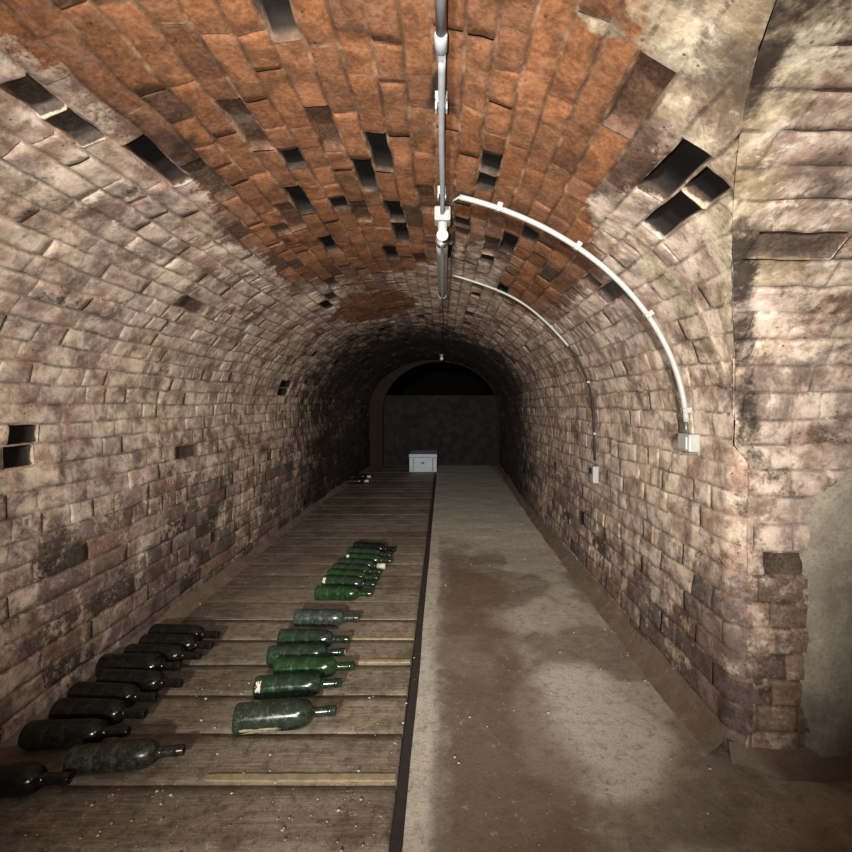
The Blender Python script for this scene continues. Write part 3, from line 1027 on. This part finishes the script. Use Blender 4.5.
# ------------------------------------------------------------------ white crate at the far end
M_BOX = plain('white_foam', lin(196, 206, 214), .6, var=.25, vscale=14)
M_BOXD = plain('grey_smudge', lin(110, 120, 132), .7, var=.3)
root = empty('foam_box', (-.308, 7.30, .004)); tag(root, 'white lidded foam box standing at the far end of the boards before the dark partition', 'box')
bm = bmesh.new(); add_box(bm, -.212, .212, 0, .64, 0, .225)
bm_obj('box_body', bm, M_BOX, root, smooth=False, bevel=.008)
bm = bmesh.new(); add_box(bm, -.218, .218, -.006, .646, .228, .278)
lid = bm_obj('lid', bm, M_BOX, root, smooth=False, bevel=.008)
bm = bmesh.new()
add_box(bm, -.026, .020, -.0025, .001, .125, .150)
add_box(bm, -.018, .008, -.0025, .001, .150, .160)
bm_obj('printed_mark', bm, M_BOXD, root, smooth=False)['label'] = 'small grey printed mark on the front'
for sx in (-.150, .150):
    bm = bmesh.new(); add_box(bm, sx - .006, sx + .006, -.002, .001, .01, .222); bm_obj('strap', bm, M_BOXD, root, smooth=False)

# ------------------------------------------------------------------ electrics
M_PVC = plain('white_plastic', lin(162, 162, 156), .45, var=.25, vscale=50, bump=.05)
M_PVCG = plain('grey_plastic_conduit', lin(168, 172, 178), .4, var=.3, vscale=40, bump=.05)
M_STEEL = plain('dull_metal', lin(120, 120, 118), .45, metal=.6)
M_CABLE = plain('black_cable', lin(34, 30, 28), .6)
M_TUBE = plain('unlit_lamp_tube', lin(150, 150, 146), .25, var=.15)
M_BULB = plain('frosted_bulb', lin(238, 238, 232), .25, var=.05)


def vault_z(x, y=0):
    xx = x - float(shift(y)) - CX
    return CZ + B_ * math.sqrt(max(0, 1 - (xx / A_) ** 2))


zc = vault_z(0) - .040
root = empty('ceiling_conduit', (0, .60, zc)); tag(root, 'straight grey conduit pipe running along the crown of the vault to the lamp', 'pipe')
L = lambda p: (p[0], p[1] - .60, p[2] - zc)
bm = bmesh.new(); add_tube(bm, [L((-.004, y, zc)) for y in np.linspace(-.60, .90, 12)], .0100, 14); bm_obj('thick_pipe', bm, M_PVCG, root)
bm = bmesh.new(); add_tube(bm, [L((-.004, .89, zc)), L((-.004, .895, zc)), L((-.004, .935, zc)), L((-.004, .94, zc))], [.009, .0125, .0125, .009], 16); bm_obj('coupling', bm, M_PVCG, root)
bm = bmesh.new(); add_tube(bm, [L((-.003 + .001 * math.sin(y * 9), y, zc)) for y in np.linspace(.93, 1.73, 14)], .0078, 14); bm_obj('thin_pipe', bm, M_PVCG, root)
for y in (1.12, 1.60):
    bm = bmesh.new()
    for s in (-1, 1): add_box(bm, -.004 + s * .0125 - .0022, -.004 + s * .0125 + .0022, y - .60 - .011, y - .60 + .011, -.006, .018)
    add_box(bm, -.0187, .0107, y - .60 - .011, y - .60 + .011, .010, .036)
    bm_obj('saddle_clip', bm, M_PVC, root, smooth=False, bevel=.0015)

# lamp holder with bulb
root = empty('bulb_lamp', (-.002, 1.765, zc)); tag(root, 'white box lampholder with a round white bulb at the end of the ceiling conduit', 'lamp')
bm = bmesh.new(); add_box(bm, -.030, .030, -.032, .040, -.022, .030); bm_obj('junction_box', bm, M_PVC, root, smooth=False, bevel=.006)
bm = bmesh.new(); add_box(bm, -.0235, .0235, -.036, -.031, -.016, .004); bm_obj('box_cover', bm, M_PVC, root, smooth=False, bevel=.002)
bm = bmesh.new(); add_lathe(bm, [(0, 0), (0, .016), (-.006, .018), (-.030, .0165), (-.034, .0140), (-.034, 0)], 'z', 24)
bmesh.ops.translate(bm, verts=bm.verts, vec=(0, 0, -.020)); bm_obj('socket', bm, M_PVC, root)
bm = bmesh.new(); add_lathe(bm, [(-.030, 0), (-.030, .0125)] + [(-.054 - .022 * math.cos(t), .0225 * math.sin(t)) for t in np.linspace(2.5, 0, 14)], 'z', 28)
bmesh.ops.translate(bm, verts=bm.verts, vec=(0, 0, -.014)); bm_obj('bulb', bm, M_BULB, root)

# tubular lamp behind it
root = empty('tube_lamp', (-.004, 1.99, zc)); tag(root, 'long unlit grey tubular lamp under the crown behind the round bulb', 'lamp')
bm = bmesh.new(); add_tube(bm, [(0, t, -.006) for t in np.linspace(.02, .98, 8)], .0255, 22); bm_obj('diffuser', bm, M_TUBE, root)
for t in (0, .98):
    bm = bmesh.new(); add_tube(bm, [(0, t, -.006), (0, t + .004, -.006), (0, t + .026, -.006), (0, t + .03, -.006)], [.022, .0285, .0285, .022], 22); bm_obj('end_cap', bm, M_PVC if t else M_STEEL, root)
bm = bmesh.new(); add_box(bm, -.007, .007, .0, 1.0, -.0345, -.0300); bm_obj('cover_ridge', bm, M_PVC, root, smooth=False)
bm = bmesh.new(); add_box(bm, -.014, .014, .02, .99, .016, .034); bm_obj('mounting_rail', bm, M_STEEL, root, smooth=False)

# loose thin wire past the tube lamp, up to the small fitting
bm = bmesh.new()
add_tube(bm, [(-.002 + .004 * math.sin(y * 5), y, vault_z(0, y) - .012 - .004 * math.sin(y * 3)) for y in np.linspace(3.04, 7.0, 50)], .0028, 8)
o = bm_obj('ceiling_cable', bm, M_CABLE); tag(o, 'thin dark cable running along the crown beyond the tube lamp', 'cable')
root = empty('small_ceiling_lamp', (-.02, 7.08, vault_z(-.02, 7.08))); tag(root, 'tiny white lamp fitting on the crown near the far dark opening', 'lamp')
bm = bmesh.new(); add_lathe(bm, [(.01, 0), (.01, .035), (-.012, .035), (-.016, .022), (-.030, .020), (-.030, 0)], 'z', 20); bm_obj('lamp_base', bm, M_PVC, root)
bm = bmesh.new(); add_lathe(bm, [(-.028, 0), (-.028, .014)] + [(-.062 - .026 * math.cos(t), .027 * math.sin(t)) for t in np.linspace(2.5, 0, 10)], 'z', 20); bm_obj('bulb', bm, M_BULB, root)


def arc_points(y, x0, x1z, off, n=60, bulge=0):
    """follow the vault surface from x0 down to height x1z on the right"""
    u0 = float(np.interp(x0, PR[40:282, 0], SL[40:282])); u1 = float(np.interp(-x1z, -PR[IMID:, 1], SL[IMID:]))
    pts = []
    for u in np.linspace(u0, u1, n):
        p = F_main(np.array([u]), np.array([y]), np.array([off]))[0]
        pts.append(Vector(p))
    return pts


# near wall arc conduit
root = empty('arched_conduit', (.85, 1.60, .98)); tag(root, 'white conduit arching from the crown down the right wall, the nearer and thicker one', 'pipe')
P = [p - Vector((.85, 1.60, .98)) for p in arc_points(1.60, .062, .985, .026)]
bm = bmesh.new(); add_tube(bm, P, .0092, 14); bm_obj('pipe', bm, M_PVC, root)
for k in (7, 22, 39, 57):
    p = P[k]; t = (P[min(k + 1, 59)] - P[k - 1]).normalized(); nrm = Vector((t.z, 0, -t.x))
    if nrm.x > 0: nrm = -nrm
    bm = bmesh.new()
    vs = add_box(bm, -.009, .009, -.016, .016, -.018, .006)
    q = Vector((1, 0, 0)).rotation_difference(t)
    for v in vs:
        w = t * v.co.x + Vector((0, 1, 0)) * v.co.y + nrm * v.co.z
        v.co = p + w * 1.0 + nrm * .002
    vs2 = add_box(bm, -.007, .007, -.0165, -.0095, .004, .014)
    for v in vs2: v.co = p + t * v.co.x + Vector((0, 1, 0)) * v.co.y + nrm * v.co.z
    bmesh.ops.recalc_face_normals(bm, faces=bm.faces)
    bm_obj('clip', bm, M_PVC, root, smooth=False, bevel=.0015)
bm = bmesh.new()
st = P[0]
add_tube(bm, [st, st + Vector((-.02, .04, .006)), st + Vector((-.022, .085, .010))], .0035, 8)
bm_obj('lead_wire', bm, M_PVC, root)

# switch box at its foot
root = empty('wall_switch', (.846, 1.60, .915)); tag(root, 'white square switch box on the right wall at the foot of the nearer arched conduit', 'switch box')
bm = bmesh.new(); add_box(bm, -.034, .004, -.040, .036, -.032, .028); bm_obj('housing', bm, M_PVC, root, smooth=False, bevel=.005)
bm = bmesh.new(); add_box(bm, -.040, -.033, -.030, .026, -.024, .020); bm_obj('switch_plate', bm, M_PVC, root, smooth=False, bevel=.003)
bm = bmesh.new(); add_tube(bm, [(-.012, .034, .002), (-.012, .052, .002), (-.012, .058, .002)], [.017, .017, .012], 18); bm_obj('cable_gland', bm, M_PVC, root)
bm = bmesh.new(); add_tube(bm, [(-.020, 0, .026), (-.024, .0, .045), (-.024, 0, .068)], .0055, 10); bm_obj('cable_entry', bm, M_STEEL, root)

# second, thinner arc further in: white above, bare dark cable below
root = empty('arched_cable', (.85, 2.61, .78)); tag(root, 'thinner arched cable further in on the right wall, white above and black below', 'cable')
P = [p - Vector((.85, 2.61, .78)) for p in arc_points(2.61, .055, .735, .014, 70)]
P2 = [p + Vector((0, .012 * math.sin(i * .25), 0)) for i, p in enumerate(P)]
bm = bmesh.new(); add_tube(bm, P2[:38], .0062, 10); bm_obj('white_sleeve', bm, M_PVC, root)
bm = bmesh.new(); add_tube(bm, P2[37:], .0052, 10); bm_obj('black_lead', bm, M_CABLE, root)['label'] = 'black lower length of cable'
for k in (12, 30, 48, 62):
    bm = bmesh.new(); p = P2[k]; add_box(bm, p.x - .006, p.x + .008, p.y - .009, p.y + .009, p.z - .006, p.z + .006); bm_obj('clip', bm, M_PVC, root, smooth=False, bevel=.0015)
root = empty('wall_switch', (.846, 2.61, .66)); tag(root, 'small narrow switch box on the right wall under the black lead of the farther cable', 'switch box')
bm = bmesh.new(); add_box(bm, -.028, .004, -.032, .032, -.048, .044); bm_obj('housing', bm, M_PVC, root, smooth=False, bevel=.005)
bm = bmesh.new(); add_box(bm, -.033, -.027, -.018, .018, .000, .034); bm_obj('rocker', bm, M_CABLE, root, smooth=False, bevel=.002)

# ------------------------------------------------------------------ pale battens on the boards, crumbs
M_PALE = plain('pale_raw_wood', lin(158, 142, 110), .8, var=.6, vscale=50)


def batten(x0, x1, y, w, lab, seed):
    bm = bmesh.new(); rr = random.Random(seed); n = 16; rings = []
    for i in range(n + 1):
        x = x0 + (x1 - x0) * i / n; e = .7 if i == 0 else 1
        a = rr.uniform(-.0012, .0012)
        rings.append([bm.verts.new(q) for q in ((x, y - w / 2 * e + a, .000), (x, y - w / 2 * e + a, .006), (x, y + w / 2 * e + a, .007), (x, y + w / 2 * e + a, .000))])
    for A, B in zip(rings, rings[1:]):
        for k in range(4): bm.faces.new((A[k], B[k], B[(k + 1) % 4], A[(k + 1) % 4]))
    bm.faces.new(rings[0]); bm.faces.new(rings[-1][::-1])
    bmesh.ops.recalc_face_normals(bm, faces=bm.faces)
    o = bm_obj('wooden_batten', bm, M_PALE, smooth=False); tag(o, lab, 'wood strip')


batten(-.66, -.132, 1.315, .020, 'longest pale wood strip lying across the boards nearest the camera', 3)
batten(-.355, -.132, 1.913, .016, 'short pale wood strip on the boards beside the bright green bottle', 4)
batten(-.40, -.132, 2.098, .008, 'thin pale wood strip on the boards beside the fifth middle bottle', 5)

M_CRUMB = plain('mortar_crumb', lin(196, 186, 166), .95, var=.5, vscale=90)
bm = bmesh.new(); rr = random.Random(12)


def crumb(bm, x, y, z, s):
    m = bmesh.ops.create_icosphere(bm, subdivisions=1, radius=s)
    for v in m['verts']:
        v.co = Vector((v.co.x * rr.uniform(.7, 1.4) + x, v.co.y * rr.uniform(.6, 1.2) + y, v.co.z * rr.uniform(.3, .6) + z))


for i in range(620):
    k = rr.random()
    if k < .55: x, y = rr.uniform(-1.25, -.14), .85 + abs(rr.gauss(0, .55))
    elif k < .75: x, y = rr.uniform(-.14, .8), rr.uniform(.8, 4.5)
    elif k < .87: x, y = -1.33 + abs(rr.gauss(0, .06)), rr.uniform(1.0, 5)
    else: x, y = .82 - abs(rr.gauss(0, .05)), rr.uniform(1.5, 5)
    if any(abs(x - p[0]) < .20 and abs(y - p[1]) < .075 for p in BOT): continue
    crumb(bm, x, y, .003, rr.choice((.0015, .002, .002, .003, .003, .0045, .006 if rr.random() < .4 else .002)))
o = bm_obj('mortar_crumbs', bm, M_CRUMB); tag(o, 'pale mortar crumbs and dust flecks scattered over the boards and concrete', 'debris', kind='stuff')

# ------------------------------------------------------------------ camera and light
cam = bpy.data.cameras.new('camera'); co = bpy.data.objects.new('camera', cam); COL.objects.link(co)
co.location = (0, 0, H); co.rotation_euler = (math.pi / 2, 0, 0)
cam.sensor_width = 36; cam.lens = 36 * 473 / 852; cam.clip_start = .02
cam.shift_x = -17 / 852; cam.shift_y = -21 / 852
scene.camera = co


def spot(name, loc, target, energy, ang, blend, size, col):
    l = bpy.data.lights.new(name, 'SPOT'); l.energy = energy; l.spot_size = math.radians(ang); l.spot_blend = blend
    l.shadow_soft_size = size; l.color = col
    o = bpy.data.objects.new(name, l); COL.objects.link(o); o.location = loc
    o.rotation_euler = (Vector(target) - Vector(loc)).to_track_quat('-Z', 'Y').to_euler()
    return o


spot('flash_light', (-.06, .02, 1.10), (-.02, 3, 1.22), 130, 110, 1.0, .012, (1, .98, .955))
spot('entrance_lamp', (-.25, -1.6, 1.25), (-.15, 3, 1.25), 980, 64, 1.0, .05, (1, .95, .885))
w = bpy.data.worlds.new('world'); scene.world = w; w.use_nodes = True
w.node_tree.nodes['Background'].inputs[0].default_value = (0.02, .018, .016, 1)
w.node_tree.nodes['Background'].inputs[1].default_value = .3
scene.view_settings.view_transform = 'Standard'
scene.view_settings.look = 'None'
scene.view_settings.exposure = 0.0
scene.view_settings.gamma = 1
scene.view_settings.use_curve_mapping = False
